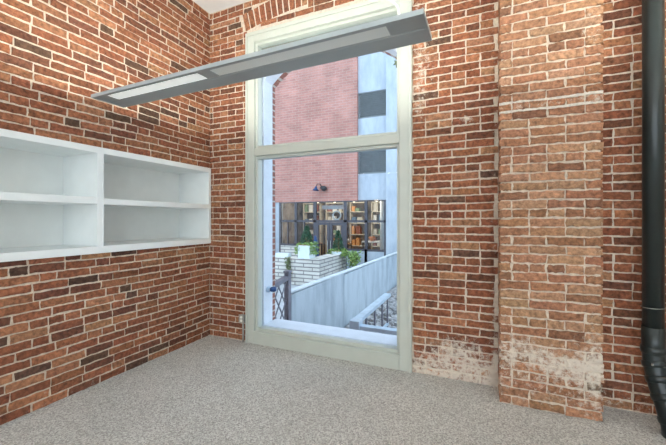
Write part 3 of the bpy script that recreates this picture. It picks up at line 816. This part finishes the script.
# shelves of goods against the back of the shop
rng = random.Random(77)
GM = [plain('goods_%d' % k, c, .6) for k, c in enumerate([(.8, .78, .72), (.75, .35, .12), (.12, .2, .3), (.6, .55, .45), (.3, .1, .06), (.25, .35, .2)])]
spots = ['at the far left', 'behind the second pane', 'behind the doors', 'right of the doors', 'at the far right']
for k, (xa, xb) in enumerate(((-5.6, -4.6), (-4.3, -3.3), (-3.0, -2.2), (-1.9, -1.1), (-.5, .5))):
    t = thing('shop_shelf', 'tall display shelf %s of the shop interior' % spots[k], 'shelf', ((xa+xb)/2, 12.6, G+.02), 'display shelves in the shop')
    for xx in (xa, xb-.04): obj('upright', B(xx, xx+.04, 12.4, 12.8, G+.02, 2.1), M['cream'], t)
    for q, zz in enumerate((0.0, .55, 1.1, 1.65, 2.1)): obj('shelf_board', B(xa, xb, 12.4, 12.8, zz-.02, zz+.02), M['cream'], t)
    for q, zz in enumerate((.02, .57, 1.12, 1.67)):
        x = xa+.08
        while x < xb-.3:
            wd = rng.uniform(.12, .26); hh = rng.uniform(.15, .4)
            g = obj('goods_box', B(x, x+wd, 12.45, 12.7, zz, zz+hh, bevel=.01), rng.choice(GM)); tag(g, 'small box on a display shelf %s inside the shop' % spots[k], 'box', 'goods on the shop shelves %s' % spots[k]); x += wd+rng.uniform(.03, .12)


# foliage
def leaves(bm, rng, pts, s0, s1, droop=0.0):
    for p in pts:
        s = rng.uniform(s0, s1)
        d = Vector((rng.uniform(-1, 1), rng.uniform(-1, 1), rng.uniform(-1, 1)-droop)).normalized()
        w = d.orthogonal().normalized(); w = Matrix.Rotation(rng.uniform(0, 6.3), 3, d) @ w
        n = d.cross(w)
        a = [p-w*0, p+d*s*.5+w*s*.32+n*s*.05, p+d*s, p+d*s*.5-w*s*.32+n*s*.05]
        bm.faces.new([bm.verts.new(q) for q in a])
def topiary(x, y, z, w, h, lab, ch, seed, mat, vsides=(-1, 1), vd=.35):
    rng = random.Random(seed)
    t = thing('potted_topiary', lab, 'potted plant', (x, y, z), 'topiaries on the block wall')
    pb = bmesh.new()
    box(pb, x-w/2, x+w/2, y-w/2, y+w/2, z, z+h, bevel=.012)
    obj('planter', pb, mat, t)
    obj('soil', B(x-w/2+.02, x+w/2-.02, y-w/2+.02, y+w/2-.02, z+h-.0, z+h+.012), M['orange'], t)
    b = bmesh.new(); tube(b, [(x, y, z+h), (x, y, z+h+ch*.9)], .018, 8); obj('stem', b, M['wood'], t)
    b = bmesh.new(); pts = []
    for k in range(1500):
        f = rng.random()**.8; zz = z+h+.03+ch*(1-f)*1.0 if False else z+h+.03+ch*f*.97
        R = (.5*w+.02)*(1-f)**.85*rng.uniform(.72, 1.0)+.012; a = rng.uniform(0, 2*PI)
        pts.append(Vector((x+R*math.cos(a), y+R*math.sin(a), zz)))
    leaves(b, rng, pts, .03, .07); obj('cone_foliage', b, M['leaf'], t)
    b = bmesh.new(); pts = []
    for sx in vsides:
        for k in range(230):
            f = rng.random()
            pts.append(Vector((x+sx*(w/2+rng.uniform(-.07, .09)*(1+f*.3)), y-w/2*rng.uniform(-1, 1.1), z+h+.08-f*vd)))
    for k in range(160): pts.append(Vector((x+rng.uniform(-.55, .55)*w, y-rng.uniform(-.5, .55)*w, z+h+rng.uniform(.0, .1))))
    leaves(b, rng, pts, .05, .10, .5); obj('trailing_leaves', b, M['vine'], t)
    return t

# white block garden wall, L-shaped
bw = thing('block_planter_wall', 'low wall of long white blocks turning a corner in the courtyard', 'wall', (-1.9, 6.6, G))
b = bmesh.new(); box(b, -6.2, -1.72, 6.35, 6.80, G, .01, bevel=.006)
obj('front_wall', b, M['white_block'], bw)
b = bmesh.new(); box(b, -2.17, -1.72, 6.80, 8.62, G, .01, bevel=.006)
obj('return_wall', b, M['white_block'], bw)
b = boxes([(-6.2, -1.70, 6.33, 6.82, .01, .045), (-2.19, -1.70, 6.82, 8.64, .01, .045)], bevel=.004)
o = obj('coping', b, M['white_block'], bw)
topiary(-2.29, 6.60, .045, .42, .42, 'cone topiary in a pale square planter on the corner of the white block wall', .58, 3, M['planter'])
topiary(-1.86, 8.2, .045, .40, .10, 'cone topiary above bright trailing leaves at the far end of the white block wall', .72, 9, M['planter'], (-1, 1), .22)
# trailing creeper at the wall end
rng = random.Random(31)
b = bmesh.new(); pts = [Vector((-1.33+rng.gauss(0, .11), 8.35+rng.gauss(0, .12), .12-abs(rng.gauss(0, 1))*.26)) for k in range(520)]
leaves(b, rng, pts, .06, .13, .5); cr = obj('leafy_shrub', b, M['vine']); tag(cr, 'bright green leafy shrub beside the far end of the white block wall', 'shrub')
b = bmesh.new()
for dx in (-.03, 0, .04): tube(b, [(-1.33, 8.35, G), (-1.33+dx*2, 8.35, -.3), (-1.33+dx*4, 8.35, .05)], .012, 6)
obj('stem', b, M['wood'], cr)
rng = random.Random(32)
b = bmesh.new(); pts = [Vector((-2.79+rng.gauss(0, .045), 6.30-abs(rng.gauss(0, .02)), .10-rng.random()*.75)) for k in range(260)]
leaves(b, rng, pts, .04, .09, .7); tag(obj('hanging_creeper', b, M['dryvine']), 'thin dull green creeper hanging down the white block wall left of the planter', 'creeper')
# navy folded parasol behind planter
pr = thing('folded_parasol', 'closed navy parasol standing behind the square planter', 'parasol', (-2.48, 7.6, G))
b = bmesh.new(); tube(b, [(-2.48, 7.6, G), (-2.48, 7.6, .2)], .025, 10); obj('pole', b, M['darkmetal'], pr)
b = bmesh.new(); tube(b, [(-2.48, 7.6, -.3), (-2.48, 7.6, .0), (-2.48, 7.6, .5), (-2.48, 7.6, .72)], [.12, .14, .08, .02], 14); obj('canopy', b, M['navy'], pr, True)
b = bmesh.new(); tube(b, [(-2.48, 7.6, G), (-2.48, 7.6, G+.08)], .25, 20); obj('base', b, M['darkmetal'], pr)
# pale bench-like trough on the wall, left
tr = thing('planter_trough', 'long pale blue trough on top of the white block wall at left', 'trough', (-3.2, 6.6, .045))
obj('trough', B(-3.42, -2.92, 6.5, 6.72, .045, .17, bevel=.01), M['planter'], tr)
obj('end_handle', B(-3.48, -3.42, 6.54, 6.68, .09, .15), M['navy'], tr)

# lamp on the reveal
rl = thing('outdoor_spotlight', 'small round spotlight fixed to the white window reveal outside the glass', 'spotlight', (.66, .18, .50))
b = bmesh.new(); tube(b, [(.6551, .17, .535), (.672, .17, .535)], .032, 18); obj('wall_plate', b, M['bluerail'], rl, True)
b = bmesh.new(); tube(b, [(.672, .17, .535), (.69, .17, .535)], .012, 10); obj('arm', b, M['bluerail'], rl)
b = bmesh.new(); tube(b, [(.687, .165, .535), (.695, .185, .533), (.70, .215, .53), (.705, .235, .528)], [.012, .026, .030, .028], 18); obj('lamp_head', b, M['navy'], rl, True)
# sprig of leaves hanging under the arch at the right
rng = random.Random(2)
b = bmesh.new(); pts = [Vector((2.055+rng.uniform(-.02, .02), .2, 2.785-rng.random()*.05)) for k in range(5)]
leaves(b, rng, pts, .035, .055, 1.5)
tube(b, [(2.06, .2, 2.86), (2.062, .2, 2.82), (2.056, .2, 2.77)], .0025, 6)
tag(obj('vine_sprig', b, M['dryvine']), 'tiny sprig of green leaves hanging outside the top right window corner', 'leaf sprig')

# ------------------------------------------------------------ light, world, camera
def area(name, loc, rot, sx, sy, e, col, spread=PI):
    l = bpy.data.lights.new(name, 'AREA'); l.shape = 'RECTANGLE'; l.size = sx; l.size_y = sy; l.energy = e; l.color = col; l.spread = spread
    o = bpy.data.objects.new(name, l); C.objects.link(o); o.location = loc; o.rotation_euler = rot
    return o
# daylight lamps added outside the unseen rear windows to fill the room
area('rear_fill', (1.8, YR-.25, 1.85), (-PI/2, 0, PI), 1.5, 2.4, 80, (.93, .97, 1))
area('rear_fill', (4.6, YR-.25, 1.85), (-PI/2, 0, PI), 1.5, 2.4, 80, (.93, .97, 1))

w = bpy.data.worlds.new('World'); bpy.context.scene.world = w; w.use_nodes = True
nt = w.node_tree; bg = nt.nodes['Background']
bg.inputs[0].default_value = (.66, .84, 1.0, 1); bg.inputs[1].default_value = 2.5

cam = bpy.data.cameras.new('camera'); co = bpy.data.objects.new('camera', cam); C.objects.link(co)
co.location = (2.755, -2.871, 1.3); co.rotation_euler = (PI/2, 0, math.atan(145/333.))
cam.sensor_width = 36; cam.lens = 333/666*36; cam.shift_y = -3.5/666; cam.clip_start = .05
sc = bpy.context.scene; sc.camera = co
sc.view_settings.view_transform = 'Standard'; sc.view_settings.look = 'None'; sc.view_settings.gamma = 1
sc.view_settings.use_curve_mapping = False; sc.view_settings.exposure = 0.0
sc.cycles.use_denoising = True; sc.cycles.max_bounces = 10; sc.cycles.diffuse_bounces = 6; sc.cycles.transparent_max_bounces = 16
sc.cycles.sample_clamp_indirect = 8
